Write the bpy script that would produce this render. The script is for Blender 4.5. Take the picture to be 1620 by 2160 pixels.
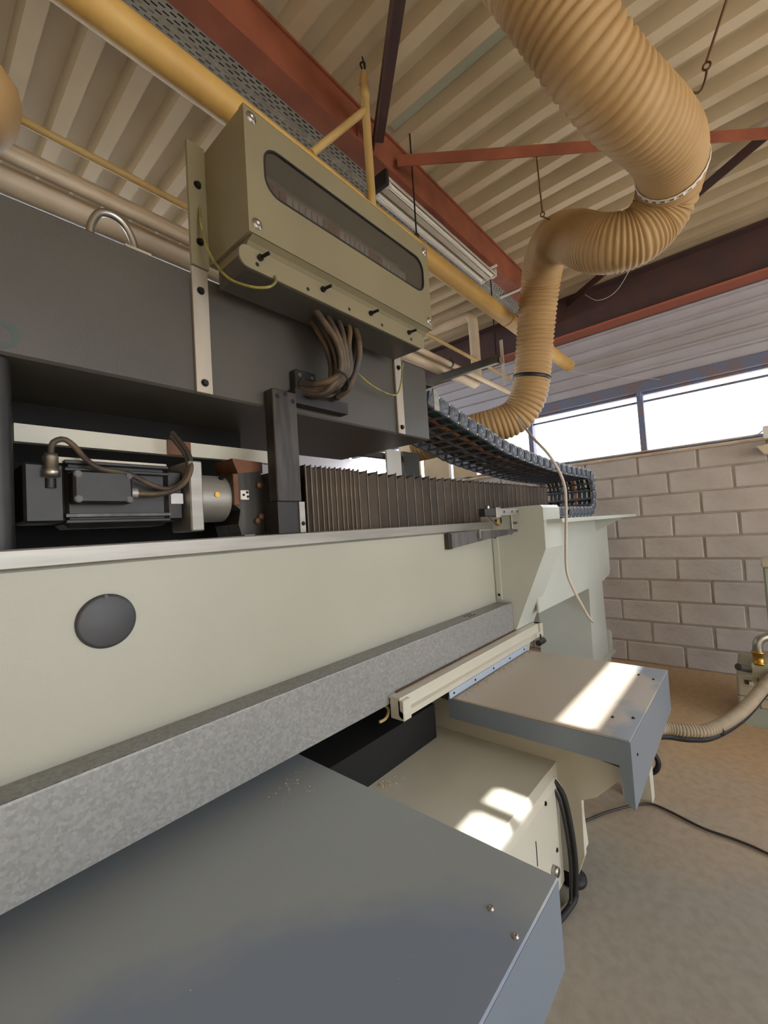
import bpy, bmesh, math, random
from mathutils import Vector, Matrix
random.seed(7)
for o in list(bpy.data.objects): bpy.data.objects.remove(o)
S = bpy.context.scene
COL = S.collection
PI = math.pi

# ------------------------------------------------------------------ camera
CAMH = 1.40
yaw, pit, rol = math.radians(40.882), math.radians(2.322), math.radians(-3.5787)
fwd = Vector((math.cos(pit)*math.cos(yaw), math.cos(pit)*math.sin(yaw), math.sin(pit)))
rgt = Vector((math.sin(yaw), -math.cos(yaw), 0))
upv = rgt.cross(fwd)
r2 = rgt*math.cos(rol) + upv*math.sin(rol)
u2 = -rgt*math.sin(rol) + upv*math.cos(rol)
cd = bpy.data.cameras.new('camera'); cam = bpy.data.objects.new('camera', cd); COL.objects.link(cam)
mw = Matrix.Identity(4)
for i in range(3):
    mw[i][0], mw[i][1], mw[i][2] = r2[i], u2[i], -fwd[i]
mw[0][3], mw[1][3], mw[2][3] = 0, 0, CAMH
cam.matrix_world = mw
cd.sensor_fit = 'HORIZONTAL'; cd.sensor_width = 36; cd.lens = 36*900.85/1620
cd.clip_start = 0.02; cd.clip_end = 200
S.camera = cam

# ------------------------------------------------------------------ world, sun, exposure
w = bpy.data.worlds.new('sky'); S.world = w; w.use_nodes = True
bg = w.node_tree.nodes['Background']
bg.inputs[0].default_value = (0.84, 0.91, 1.0, 1); bg.inputs[1].default_value = 5.0
sd = bpy.data.lights.new('sun', 'SUN'); so = bpy.data.objects.new('sun', sd); COL.objects.link(so)
sd.energy = 16; sd.angle = math.radians(0.55); sd.color = (1.0, 0.965, 0.92)
so.rotation_euler = Vector((-0.51, 0.79, -1.0)).to_track_quat('-Z', 'Y').to_euler()
so.location = (3, -6, 9)
S.view_settings.view_transform = 'Standard'; S.view_settings.look = 'None'
S.view_settings.gamma = 1; S.view_settings.use_curve_mapping = False
S.view_settings.exposure = 0.37

# ------------------------------------------------------------------ materials
def lin(c):
    return tuple(((v/255)/12.92 if v/255 <= 0.04045 else ((v/255+0.055)/1.055)**2.4) for v in c) + (1,)
MATS = {}
def mat(name, rgb, rough=.6, metal=0, rgb2=None, scale=6, lo=.35, hi=.7, bump=0, bscale=60, detail=4, vor=False, spec=.5, stretch=None, coat=0):
    if name in MATS: return MATS[name]
    m = bpy.data.materials.new(name); m.use_nodes = True; nt = m.node_tree; N = nt.nodes; L = nt.links
    b = N['Principled BSDF']; b.inputs['Roughness'].default_value = rough; b.inputs['Metallic'].default_value = metal
    b.inputs['Specular IOR Level'].default_value = spec; b.inputs['Coat Weight'].default_value = coat
    b.inputs['Base Color'].default_value = lin(rgb)
    tc = N.new('ShaderNodeTexCoord'); vec = tc.outputs['Object']
    if stretch:
        mp = N.new('ShaderNodeMapping'); mp.inputs['Scale'].default_value = stretch
        L.new(vec, mp.inputs['Vector']); vec = mp.outputs['Vector']
    if rgb2:
        if vor:
            t = N.new('ShaderNodeTexVoronoi'); t.inputs['Scale'].default_value = scale; out = t.outputs['Color']
            sp = N.new('ShaderNodeSeparateColor'); L.new(out, sp.inputs[0]); out = sp.outputs[0]
        else:
            t = N.new('ShaderNodeTexNoise'); t.inputs['Scale'].default_value = scale; t.inputs['Detail'].default_value = detail; out = t.outputs['Fac']
        L.new(vec, t.inputs['Vector'])
        rp = N.new('ShaderNodeValToRGB'); rp.color_ramp.elements[0].position = lo; rp.color_ramp.elements[1].position = hi
        rp.color_ramp.elements[0].color = lin(rgb); rp.color_ramp.elements[1].color = lin(rgb2)
        L.new(out, rp.inputs[0]); L.new(rp.outputs[0], b.inputs['Base Color'])
    if bump:
        n = N.new('ShaderNodeTexNoise'); n.inputs['Scale'].default_value = bscale; n.inputs['Detail'].default_value = 4; L.new(vec, n.inputs['Vector'])
        bp = N.new('ShaderNodeBump'); bp.inputs['Strength'].default_value = bump; bp.inputs['Distance'].default_value = .01
        L.new(n.outputs['Fac'], bp.inputs['Height']); L.new(bp.outputs[0], b.inputs['Normal'])
    MATS[name] = m
    return m
def glassy(name, rgb, rough, mixf, metal=0):
    m = bpy.data.materials.new(name); m.use_nodes = True; nt = m.node_tree; N = nt.nodes; L = nt.links
    b = N['Principled BSDF']; b.inputs['Base Color'].default_value = lin(rgb); b.inputs['Roughness'].default_value = rough
    tr = N.new('ShaderNodeBsdfTransparent'); mx = N.new('ShaderNodeMixShader'); mx.inputs[0].default_value = mixf
    L.new(tr.outputs[0], mx.inputs[1]); L.new(b.outputs[0], mx.inputs[2]); L.new(mx.outputs[0], N['Material Output'].inputs[0])
    return m

M_beam = mat('pale_green_paint', (168,169,155), .42, rgb2=(176,177,164), scale=1.6, bump=.04, bscale=220)
M_endgreen = mat('pale_grey_green_paint', (192,198,190), .38, rgb2=(202,207,200), scale=2, bump=.03, bscale=200)
M_cream = mat('cream_paint', (206,203,188), .34, rgb2=(196,192,175), scale=2.2, bump=.03, bscale=180)
M_galv = mat('galvanised_steel', (138,139,137), .5, .35, rgb2=(158,159,158), scale=130, lo=0, hi=1, vor=True, bump=.05, bscale=40)
M_alu = mat('machined_aluminium', (150,148,142), .45, .55, rgb2=(172,170,164), scale=9, bump=.03, bscale=90, stretch=(.3,1,3))
M_bar = mat('brushed_aluminium_bar', (168,160,146), .5, .5, rgb2=(190,182,168), scale=7, stretch=(1,1,.3))
M_table = mat('blue_grey_enamel', (112,124,137), .36, rgb2=(122,132,142), scale=1.7, lo=.3, hi=.75, bump=.03, bscale=160)
def dusty(name, base, dust, lo, hi, scale=2.4, yr=None):
    m = mat(name, base, .45, rgb2=dust, scale=scale, lo=lo, hi=hi, detail=7, bump=.05, bscale=120)
    return m
def table_mat(name, clean, dust, mode):
    m = bpy.data.materials.new(name); m.use_nodes = True; nt = m.node_tree; N = nt.nodes; L = nt.links
    b = N['Principled BSDF']; b.inputs['Roughness'].default_value = .38
    tc = N.new('ShaderNodeTexCoord'); nz = N.new('ShaderNodeTexNoise'); nz.inputs['Scale'].default_value = 3.2; nz.inputs['Detail'].default_value = 8
    L.new(tc.outputs['Object'], nz.inputs['Vector'])
    def M(op, a, b_=None):
        n = N.new('ShaderNodeMath'); n.operation = op
        for i, v in enumerate((a, b_)):
            if v is None: continue
            if isinstance(v, (int, float)): n.inputs[i].default_value = v
            else: L.new(v, n.inputs[i])
        return n.outputs[0]
    sp = N.new('ShaderNodeSeparateXYZ'); L.new(tc.outputs['Object'], sp.inputs[0]); x, y = sp.outputs[0], sp.outputs[1]
    if mode == 'wipe':      # an arm-wide arc wiped through the dust
        dx = M('SUBTRACT', x, .14); dy = M('SUBTRACT', y, .24)
        d = M('SQRT', M('ADD', M('MULTIPLY', dx, dx), M('MULTIPLY', dy, dy)))
        f = M('MULTIPLY', M('SUBTRACT', d, .60), 14.0)
        st = N.new('ShaderNodeTexNoise'); st.inputs['Scale'].default_value = 1.0; cv = N.new('ShaderNodeCombineXYZ'); L.new(M('MULTIPLY', d, 30.0), cv.inputs[0]); L.new(cv.outputs[0], st.inputs['Vector'])
        f = M('ADD', f, M('MULTIPLY', M('SUBTRACT', nz.outputs['Fac'], .5), 5.0))
        f = M('ADD', M('MULTIPLY', f, .5), M('MULTIPLY', st.outputs['Fac'], .45))
    else:                   # dust swept off near the outer end
        f = M('ADD', M('MULTIPLY', M('SUBTRACT', y, .47), 6.0), M('MULTIPLY', M('SUBTRACT', nz.outputs['Fac'], .40), 5.0))
    rp = N.new('ShaderNodeValToRGB'); rp.color_ramp.elements[0].position = .0; rp.color_ramp.elements[1].position = .9 if mode == 'wipe' else .5
    rp.color_ramp.elements[0].color = lin(clean); rp.color_ramp.elements[1].color = lin(dust)
    L.new(f, rp.inputs[0]); L.new(rp.outputs[0], b.inputs['Base Color'])
    return m
M_table1 = table_mat('wiped_blue_grey_enamel', (134,146,165), (156,164,168), 'wipe')
M_table2 = table_mat('dusty_blue_grey_enamel', (138,146,156), (182,171,156), 'end')
M_gantry = mat('anthracite_enamel', (70,68,63), .42, rgb2=(78,75,69), scale=3, bump=.06, bscale=160)
M_black = mat('black_paint', (26,26,27), .45, rgb2=(40,38,36), scale=14)
M_blackm = mat('blackened_steel', (58,56,54), .38, .6, rgb2=(82,79,75), scale=10, stretch=(3,3,.4))
M_rubber = mat('black_rubber', (24,24,25), .6)
M_encl = mat('beige_grey_enamel', (132,124,98), .42, rgb2=(126,118,94), scale=5, bump=.05, bscale=200)
M_red = mat('red_oxide_paint', (150,86,62), .6, rgb2=(122,68,50), scale=5, bump=.08, bscale=60)
M_reddk = mat('dull_red_oxide_paint', (90,64,62), .65, rgb2=(74,60,64), scale=6)
M_roof = mat('ivory_roof_sheet', (206,192,165), .45, rgb2=(196,181,153), scale=3, bump=.03, bscale=50)
M_rooflt = mat('pale_green_roof_strip', (176,182,166), .5)
M_clad = mat('pale_grey_cladding', (192,192,202), .5, rgb2=(184,182,190), scale=3)
M_yell = mat('yellow_pipe_paint', (204,168,96), .5, rgb2=(190,152,84), scale=6, bump=.05, bscale=50)
M_ypale = mat('pale_yellow_paint', (205,178,122), .5, rgb2=(190,162,105), scale=8)
M_hose = mat('tan_duct_fabric', (184,152,106), .6, rgb2=(170,138,92), scale=5, bump=.1, bscale=90)
M_pale = mat('cream_pipe_paint', (212,196,172), .45, rgb2=(198,180,155), scale=6)
M_tray = mat('zinc_perforated_sheet', (160,160,154), .5, .2, rgb2=(138,139,134), scale=12)
M_white = mat('white_enamel', (226,222,214), .4)
M_tube = mat('fluorescent_tube_glass', (240,238,232), .2)
M_block = mat('painted_block', (196,189,184), .85, rgb2=(182,173,166), scale=5, bump=.5, bscale=28, detail=8)
M_mortar = mat('mortar', (170,158,146), .9, rgb2=(152,136,122), scale=9, bump=.4, bscale=30)
M_sill = mat('concrete_sill', (206,188,160), .8, rgb2=(180,160,136), scale=8, bump=.3)
M_frame = mat('blue_grey_window_steel', (112,122,150), .55, rgb2=(136,110,104), scale=7, lo=.45, hi=.75)
M_chain = mat('graphite_plastic', (88,95,106), .5, rgb2=(102,109,120), scale=20)
M_bars = mat('dark_plastic_bar', (82,88,98), .45)
M_bell = mat('dusty_black_bellows', (54,50,48), .7, rgb2=(98,88,77), scale=5, lo=.3, hi=.75, bump=.1, bscale=90, stretch=(.6,1,.5))
M_cab = mat('black_cable', (38,35,33), .5, rgb2=(66,56,46), scale=10)
M_cabd = mat('dusty_cable', (60,53,47), .55, rgb2=(108,89,66), scale=12, lo=.4, hi=.7)
M_cabw = mat('pale_grey_cable', (196,188,176), .55)
M_gy = mat('green_yellow_wire', (112,112,60), .45, rgb2=(150,138,74), scale=30, lo=.45, hi=.55)
M_board = mat('beige_board', (206,184,150), .7, rgb2=(194,170,136), scale=4)
M_rust = mat('rusty_casting', (84,62,48), .55, .3, rgb2=(120,78,50), scale=9, bump=.2, bscale=60)
M_brass = mat('brass', (190,150,70), .3, .9)
M_chrome = mat('steel_bolt', (170,168,162), .3, .9)
M_dkbolt = mat('black_bolt', (36,35,34), .4, .5)
M_pump = mat('grey_green_enamel', (186,182,160), .45, rgb2=(174,170,148), scale=5)
M_tank = mat('sage_enamel', (158,166,154), .45)
M_vhose = mat('dusty_grey_hose', (170,156,132), .7, rgb2=(150,136,114), scale=9)
M_dark = mat('shade_black', (14,14,14), .8)  # near-black stands in for the shade inside gaps, holes and hollows
M_dust = mat('sawdust', (192,168,138), .9)
M_earth = mat('dry_earth', (180,172,160), .95, rgb2=(166,158,146), scale=.6)
M_int = mat('terminal_rail', (206,196,184), .5)
M_intr = mat('terminal_reflection_red', (170,104,88), .5)  # red-brown of a reflection on the control box window, put into the terminals
M_sticker = mat('white_sticker', (215,215,218), .5)
M_sky = None
# concrete floor: grey screed with drifts of orange-brown sand lying near the far wall
def floor_mat():
    m = bpy.data.materials.new('dusty_screed'); m.use_nodes = True; nt = m.node_tree; N = nt.nodes; L = nt.links
    b = N['Principled BSDF']; b.inputs['Roughness'].default_value = .75
    tc = N.new('ShaderNodeTexCoord')
    n1 = N.new('ShaderNodeTexNoise'); n1.inputs['Scale'].default_value = 1.6; n1.inputs['Detail'].default_value = 7
    n2 = N.new('ShaderNodeTexNoise'); n2.inputs['Scale'].default_value = 26; n2.inputs['Detail'].default_value = 6
    sx = N.new('ShaderNodeSeparateXYZ'); L.new(tc.outputs['Object'], sx.inputs[0])
    mr = N.new('ShaderNodeMapRange'); mr.inputs[1].default_value = 1.7; mr.inputs[2].default_value = 3.3; L.new(sx.outputs[0], mr.inputs[0])
    ad = N.new('ShaderNodeMath'); ad.operation = 'ADD'; L.new(mr.outputs[0], ad.inputs[0])
    ms = N.new('ShaderNodeMath'); ms.operation = 'MULTIPLY_ADD'; ms.inputs[1].default_value = 1.3; ms.inputs[2].default_value = -.62
    L.new(n1.outputs['Fac'], ms.inputs[0]); L.new(ms.outputs[0], ad.inputs[1])
    rp = N.new('ShaderNodeValToRGB'); rp.color_ramp.elements[0].position = .15; rp.color_ramp.elements[1].position = .95
    rp.color_ramp.elements[0].color = lin((160,154,144)); rp.color_ramp.elements[1].color = lin((190,159,122))
    L.new(ad.outputs[0], rp.inputs[0])
    mx = N.new('ShaderNodeMixRGB'); mx.blend_type = 'MULTIPLY'; mx.inputs[0].default_value = .35
    r2_ = N.new('ShaderNodeValToRGB'); r2_.color_ramp.elements[0].position = .3; r2_.color_ramp.elements[0].color = (.6,.57,.53,1); r2_.color_ramp.elements[1].position = .6
    L.new(n2.outputs['Fac'], r2_.inputs[0]); L.new(rp.outputs[0], mx.inputs[1]); L.new(r2_.outputs[0], mx.inputs[2]); L.new(mx.outputs[0], b.inputs['Base Color'])
    for n in (n1, n2): L.new(tc.outputs['Object'], n.inputs['Vector'])
    bp = N.new('ShaderNodeBump'); bp.inputs['Strength'].default_value = .25; bp.inputs['Distance'].default_value = .01
    L.new(n2.outputs['Fac'], bp.inputs['Height']); L.new(bp.outputs[0], b.inputs['Normal'])
    return m
M_floor = floor_mat()
M_poly = glassy('clear_polycarbonate', (235,238,236), .2, .12)
M_pane = glassy('clear_pane', (235,240,245), .05, .06)
M_smoke = glassy('smoked_acrylic', (96,92,84), .10, .42)

# ------------------------------------------------------------------ mesh helpers
class MB:
    def __init__(s): s.v = []; s.f = []; s.sm = []
    def add(s, vs, fs, smooth=False):
        o = len(s.v); s.v += [tuple(p) for p in vs]; s.f += [[i+o for i in f] for f in fs]; s.sm += [smooth]*len(fs); return s
    def box(s, x0, x1, y0, y1, z0, z1, b=0):
        if x0 > x1: x0, x1 = x1, x0
        if y0 > y1: y0, y1 = y1, y0
        if z0 > z1: z0, z1 = z1, z0
        b = min(b, .45*(x1-x0), .45*(y1-y0), .45*(z1-z0))
        if b <= 0:
            vs = [(x,y,z) for x in (x0,x1) for y in (y0,y1) for z in (z0,z1)]
            return s.add(vs, [(0,1,3,2),(4,6,7,5),(0,4,5,1),(2,3,7,6),(0,2,6,4),(1,5,7,3)])
        vs = []; idx = {}
        for ix,(X,sx) in enumerate(((x0,1),(x1,-1))):
            for iy,(Y,sy) in enumerate(((y0,1),(y1,-1))):
                for iz,(Z,sz) in enumerate(((z0,1),(z1,-1))):
                    for ax in range(3):
                        p = [X+sx*b, Y+sy*b, Z+sz*b]; p[ax] = (X,Y,Z)[ax]
                        idx[ix,iy,iz,ax] = len(vs); vs.append(p)
        fs = []
        c = [(0,0),(0,1),(1,1),(1,0)]
        for ax in range(3):
            for e in (0,1):
                q = []
                for a,d in c:
                    k = [0,0,0]; k[ax] = e; k[(ax+1)%3] = a; k[(ax+2)%3] = d; q.append(idx[k[0],k[1],k[2],ax])
                fs.append(q)
        for ax in range(3):
            a1, a2 = (ax+1)%3, (ax+2)%3
            for e1 in (0,1):
                for e2 in (0,1):
                    def g(t, face):
                        k = [0,0,0]; k[ax] = t; k[a1] = e1; k[a2] = e2; return idx[k[0],k[1],k[2],face]
                    fs.append([g(0,a1), g(1,a1), g(1,a2), g(0,a2)])
        for ix in (0,1):
            for iy in (0,1):
                for iz in (0,1): fs.append([idx[ix,iy,iz,0], idx[ix,iy,iz,1], idx[ix,iy,iz,2]])
        return s.add(vs, fs)
    def prism(s, poly, a0, a1, axis='x'):
        # poly: list of (u,v) in the two other axes (x: y,z ; y: x,z ; z: x,y)
        def P(u, v, t): return {'x': (t,u,v), 'y': (u,t,v), 'z': (u,v,t)}[axis]
        n = len(poly); vs = [P(u,v,a0) for u,v in poly] + [P(u,v,a1) for u,v in poly]
        fs = [list(range(n)), list(range(2*n-1, n-1, -1))] + [[i, (i+1)%n, n+(i+1)%n, n+i] for i in range(n)]
        return s.add(vs, fs)
    def cyl(s, p0, p1, r0, r1=None, n=16, cap=True, smooth=True):
        p0 = Vector(p0); p1 = Vector(p1); r1 = r0 if r1 is None else r1
        d = (p1-p0).normalized(); a = d.orthogonal().normalized(); b = d.cross(a)
        vs = []
        for p, r in ((p0,r0),(p1,r1)):
            for i in range(n):
                t = 2*PI*i/n; vs.append(p + a*(r*math.cos(t)) + b*(r*math.sin(t)))
        s.add(vs, [[i,(i+1)%n,n+(i+1)%n,n+i] for i in range(n)], smooth)
        if cap:
            s.add(vs[:n], [list(range(n-1,-1,-1))]); s.add(vs[n:], [list(range(n))])
        return s
    def sphere(s, c, r, n=12, m=8):
        c = Vector(c); prof = [(r*math.sin(PI*j/m), -r*math.cos(PI*j/m)) for j in range(m+1)]
        return s.lathe(c, (0,0,1), prof, n)
    def lathe(s, base, axis, prof, n=24, smooth=True):
        base = Vector(base); d = Vector(axis).normalized(); a = d.orthogonal().normalized(); b = d.cross(a)
        vs = [base + d*h + (a*math.cos(2*PI*i/n) + b*math.sin(2*PI*i/n))*max(r,1e-5) for r,h in prof for i in range(n)]
        fs = [[j*n+i, j*n+(i+1)%n, (j+1)*n+(i+1)%n, (j+1)*n+i] for j in range(len(prof)-1) for i in range(n)]
        return s.add(vs, fs, smooth)
    def tube(s, pts, r, n=10, step=None, rf=None, cap=True, smooth=True):
        pts = [Vector(p) for p in pts]
        if step: pts = resample(catmull(pts, 24), step)
        T = [(pts[min(i+1,len(pts)-1)]-pts[max(i-1,0)]).normalized() for i in range(len(pts))]
        a = T[0].orthogonal().normalized(); vs = []; dist = 0
        for i, p in enumerate(pts):
            a = (a - T[i]*a.dot(T[i])).normalized(); b = T[i].cross(a)
            if i: dist += (p-pts[i-1]).length
            rr = rf(i, dist) if rf else r
            vs += [p + (a*math.cos(2*PI*k/n)+b*math.sin(2*PI*k/n))*rr for k in range(n)]
        m = len(pts)
        s.add(vs, [[j*n+k, j*n+(k+1)%n, (j+1)*n+(k+1)%n, (j+1)*n+k] for j in range(m-1) for k in range(n)], smooth)
        if cap:
            s.add(vs[:n], [list(range(n-1,-1,-1))]); s.add(vs[-n:], [list(range(n))])
        return s
    def bar(s, p0, p1, w, h, up=(0,0,1)):
        p0 = Vector(p0); p1 = Vector(p1); d = (p1-p0).normalized(); u = Vector(up); a = d.cross(u).normalized(); b = a.cross(d)
        vs = [p + a*(w/2*i) + b*(h/2*j) for p in (p0,p1) for i,j in ((-1,-1),(1,-1),(1,1),(-1,1))]
        return s.add(vs, [(3,2,1,0),(4,5,6,7),(0,1,5,4),(1,2,6,5),(2,3,7,6),(3,0,4,7)])
    def mesh(s, name, m):
        me = bpy.data.meshes.new(name); me.from_pydata(s.v, [], s.f); me.polygons.foreach_set('use_smooth', s.sm)
        me.materials.append(m)
        bm = bmesh.new(); bm.from_mesh(me); bmesh.ops.recalc_face_normals(bm, faces=bm.faces); bm.to_mesh(me); bm.free()
        me.update(); return me
    def build(s, name, m, parent=None, origin=None):
        if origin is not None:
            s.v = [tuple(Vector(p)-Vector(origin)) for p in s.v]
        return link(name, s.mesh(name, m), parent, origin)
def link(name, me, parent=None, loc=None):
    o = bpy.data.objects.new(name, me); COL.objects.link(o)
    if loc is not None: o.location = loc
    if parent is not None:
        o.parent = parent
        W = parent
        base = Vector((0,0,0))
        while W is not None: base += W.location; W = W.parent
        o.location = Vector(loc if loc is not None else (0,0,0)) - base   # coordinates are given in world space
    return o
def catmull(P, k):
    out = []
    for i in range(len(P)-1):
        p0 = P[max(i-1,0)]; p1 = P[i]; p2 = P[i+1]; p3 = P[min(i+2,len(P)-1)]
        for j in range(k):
            t = j/k
            out.append(.5*((2*p1)+(p2-p0)*t+(2*p0-5*p1+4*p2-p3)*t*t+(3*p1-p0-3*p2+p3)*t**3))
    out.append(P[-1]); return out
def resample(P, step):
    out = [P[0]]; acc = 0
    for i in range(1, len(P)):
        a = P[i-1]; L = (P[i]-a).length; pos = 0
        while L-pos > 1e-9 and acc + (L-pos) >= step:
            pos += step-acc; out.append(a.lerp(P[i], pos/L)); acc = 0
        acc += L-pos
    if (out[-1]-P[-1]).length > step*.3: out.append(P[-1])
    return out
def tag(o, label=None, cat=None, group=None, kind=None):
    if label: o['label'] = label
    if cat: o['category'] = cat
    if group: o['group'] = group
    if kind: o['kind'] = kind
    return o
def thing(name, label, cat, loc=(0,0,0), group=None):
    o = bpy.data.objects.new(name, None); COL.objects.link(o); o.location = loc; o.empty_display_size = .1
    return tag(o, label, cat, group)
def struct(o): o['kind'] = 'structure'; return o
def hole_plate(outer, holes, d0, d1, axis):
    # flat plate in the plane normal to axis with holes, thickness d0..d1
    bm = bmesh.new()
    def P(u,v,t): return {'x': (t,u,v), 'y': (u,t,v), 'z': (u,v,t)}[axis]
    ed = []
    for lp in [outer]+holes:
        vs = [bm.verts.new(P(u,v,d0)) for u,v in lp]
        ed += [bm.edges.new((vs[i], vs[(i+1)%len(vs)])) for i in range(len(vs))]
    g = bmesh.ops.triangle_fill(bm, use_beauty=True, edges=ed)
    fs = [f for f in g['geom'] if isinstance(f, bmesh.types.BMFace)]
    r = bmesh.ops.extrude_face_region(bm, geom=fs)
    dv = Vector(P(0,0,d1-d0))
    bmesh.ops.translate(bm, verts=[x for x in r['geom'] if isinstance(x, bmesh.types.BMVert)], vec=dv)
    bmesh.ops.recalc_face_normals(bm, faces=bm.faces)
    return bm
def bmobj(bm, name, m, parent=None):
    me = bpy.data.meshes.new(name); bm.to_mesh(me); bm.free(); me.materials.append(m); return link(name, me, parent)
def rrect(x0, x1, z0, z1, r, n=6):
    out = []
    for cx, cz, a in ((x1-r,z1-r,0),(x0+r,z1-r,90),(x0+r,z0+r,180),(x1-r,z0+r,270)):
        for i in range(n+1):
            t = math.radians(a+90*i/n); out.append((cx+r*math.cos(t), cz+r*math.sin(t)))
    return out
def bolt(p, axis, r, h, m, parent, hexa=True, name='bolt'):
    mb = MB(); p = Vector(p); d = Vector(axis).normalized()
    mb.cyl(p-d*.0015, p+d*(h*.25), r*1.35, n=16); mb.cyl(p+d*(h*.25), p+d*h, r, n=6 if hexa else 14, smooth=False)
    return mb.build(name, m, parent)
def screw(p, axis, r, m, parent):
    # countersunk dish head
    mb = MB(); mb.lathe(p, axis, [(0,-.001),(r*1.5,-.001),(r*1.5,.0012),(r*1.05,.002),(r,.004),(r*.5,.0045),(r*.42,.002),(0,.002)], 16)
    return mb.build('screw', m, parent)

# ================================================================== THE SETTING
WX = 4.60      # far wall face
ZC = 3.60      # underside of roof sheets
fl = MB().box(-6, WX+.1, -6, 4.7, -.1, 0).build('floor', M_floor); struct(fl)
gd = MB().box(-30, 30, -30, 30, -.3, -.11).build('ground', M_earth); struct(gd)
wl = MB().box(-2.8, WX+.2, 4.6, 4.8, 0, 2.5).box(-2.8, WX+.2, 4.6, 4.8, 3.3, ZC+.2).build('wall_left', M_clad); struct(wl)
w3 = thing('added_window', None, None, (1, 4.7, 2.5)); struct(w3)  # unseen window band, added to bring sky light onto the left ceiling
for i in range(8):
    x = -2.75+i*1.05
    MB().box(x-.03, x+.03, 4.65, 4.72, 2.5, 3.3).build('window_post', M_frame, w3)
    if i < 7: MB().box(x+.032, x+1.018, 4.69, 4.695, 2.5, 3.3).build('pane', M_pane, w3)

wk = MB().box(-2.8, -2.6, -6, 4.6, 0, ZC+.2).build('wall_back', M_board); struct(wk)  # unseen wall, put in to cut daylight from behind the camera
wr = MB().box(-2.6, -.8, -6.2, -6, 0, ZC+.2).box(-.8, 3.6, -6.2, -6, 2.9, ZC+.2).box(3.6, WX+.2, -6.2, -6, 0, ZC+.2).build('wall_right', M_board); struct(wr)  # unseen wall, put in to narrow the daylight opening on the right

# far wall: mortar core, single blocks proud of it
PH, PL = .195, .458
wf = MB().box(WX+.008, WX+.19, -6, 4.6, 0, 1.94).build('wall_far', M_mortar); struct(wf)
blk = []
for k in range(5):
    mb = MB(); mb.box(0, .06, .006, PL-.008, .006, PH-.007, .009)
    mb.v = [(x+(random.uniform(-.0018,.0018) if x < .02 else 0), y+random.uniform(-.0025,.0025), z+random.uniform(-.002,.002)) for x,y,z in mb.v]
    blk.append(mb.mesh('block', M_block))
for r in range(10):
    off = .342 - PL*3 + (PL/2 if r % 2 == 0 else 0) + random.uniform(-.015, .015)
    for c in range(11):
        y = off + c*PL
        if y > 4.0: continue
        o = link('block', random.choice(blk), wf, (WX+random.uniform(-.003,.003), y, r*PH))
sl = MB()
sl.prism([(WX-.02,1.925),(WX-.022,1.945),(WX+.05,1.962),(WX+.19,1.965),(WX+.19,1.925)], -6, 4.6, 'y'); sl.build('sill', M_sill, wf)

# window band
win = thing('window_1', None, None, (WX+.05, 1, 1.965)); struct(win)
ZW0, ZW1 = 1.965, 2.53
MB().box(WX+.03, WX+.08, -6, 4.6, ZW0-.004, ZW0+.02).build('bottom_rail', M_frame, win)
MB().box(WX-.02, WX+.09, -6, 4.6, ZW1, ZW1+.10, .006).build('lintel', M_frame, win)
MB().box(WX+.03, WX+.08, -6, 4.6, ZW1-.025, ZW1-.001).build('top_rail', M_frame, win)
MB().box(WX+.035, WX+.05, -1.6, 1.8, 2.435, 2.455).build('glazing_bar', M_frame, win)
posts = [-3.4,-2.35,-1.3,-.28,.735,1.79,2.62,3.42]
for y in posts:
    MB().box(WX-.005, WX+.085, y-.026, y+.026, ZW0+.005, ZW1-.005, .004).build('window_post', M_frame, win)
MB().prism([(WX-.05,2.53),(WX+.0,2.53),(WX,2.42)], .72, .75, 'y').build('gusset', M_frame, win)
for a, b in zip(posts[:-1], posts[1:]):
    if a < 2: MB().box(WX+.055, WX+.06, a+.027, b-.027, ZW0+.021, ZW1-.026).build('pane', M_pane, win)
# boards closing the bays to the left
bd = thing('window_boards', 'beige boards closing window bays behind black bellows', 'boards', (WX+.02, 3, ZW0))
for a, b in ((2.46,2.78),(2.83,3.22),(3.27,3.62)):
    MB().box(WX-.03, WX-.012, a, b, 1.97, 2.52).build('board', M_board, bd)
MB().box(WX-.05, WX-.03, 2.80, 2.83, 1.97, 2.52).build('gap_daylight_strip', M_white, bd)  # white strip stands in for daylight showing between the boards

# cladding above the window: horizontal ribs
def clad(y0, y1):
    prof = []; z = ZW1+.10
    while z < 3.24:
        prof += [(WX+.02,z),(WX+.02,z+.085),(WX-.012,z+.092),(WX-.012,z+.107),(WX+.02,z+.114)]; z += .1145
    vs = [(x,y,z) for y in (y0,y1) for x,z in prof]; n = len(prof)
    return MB().add(vs, [[i,i+1,n+i+1,n+i] for i in range(n-1)])
for a, b in ((-6,-3.2),(-3.2,-.9),(-.9,1.55),(1.55,4.6)):
    clad(a, b-.002).build('cladding_sheet', M_clad, wf)
MB().box(WX+.05, WX+.19, -6, 4.6, ZW1+.1, ZC+.15).build('upper_wall_core', M_clad, wf)

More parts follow.
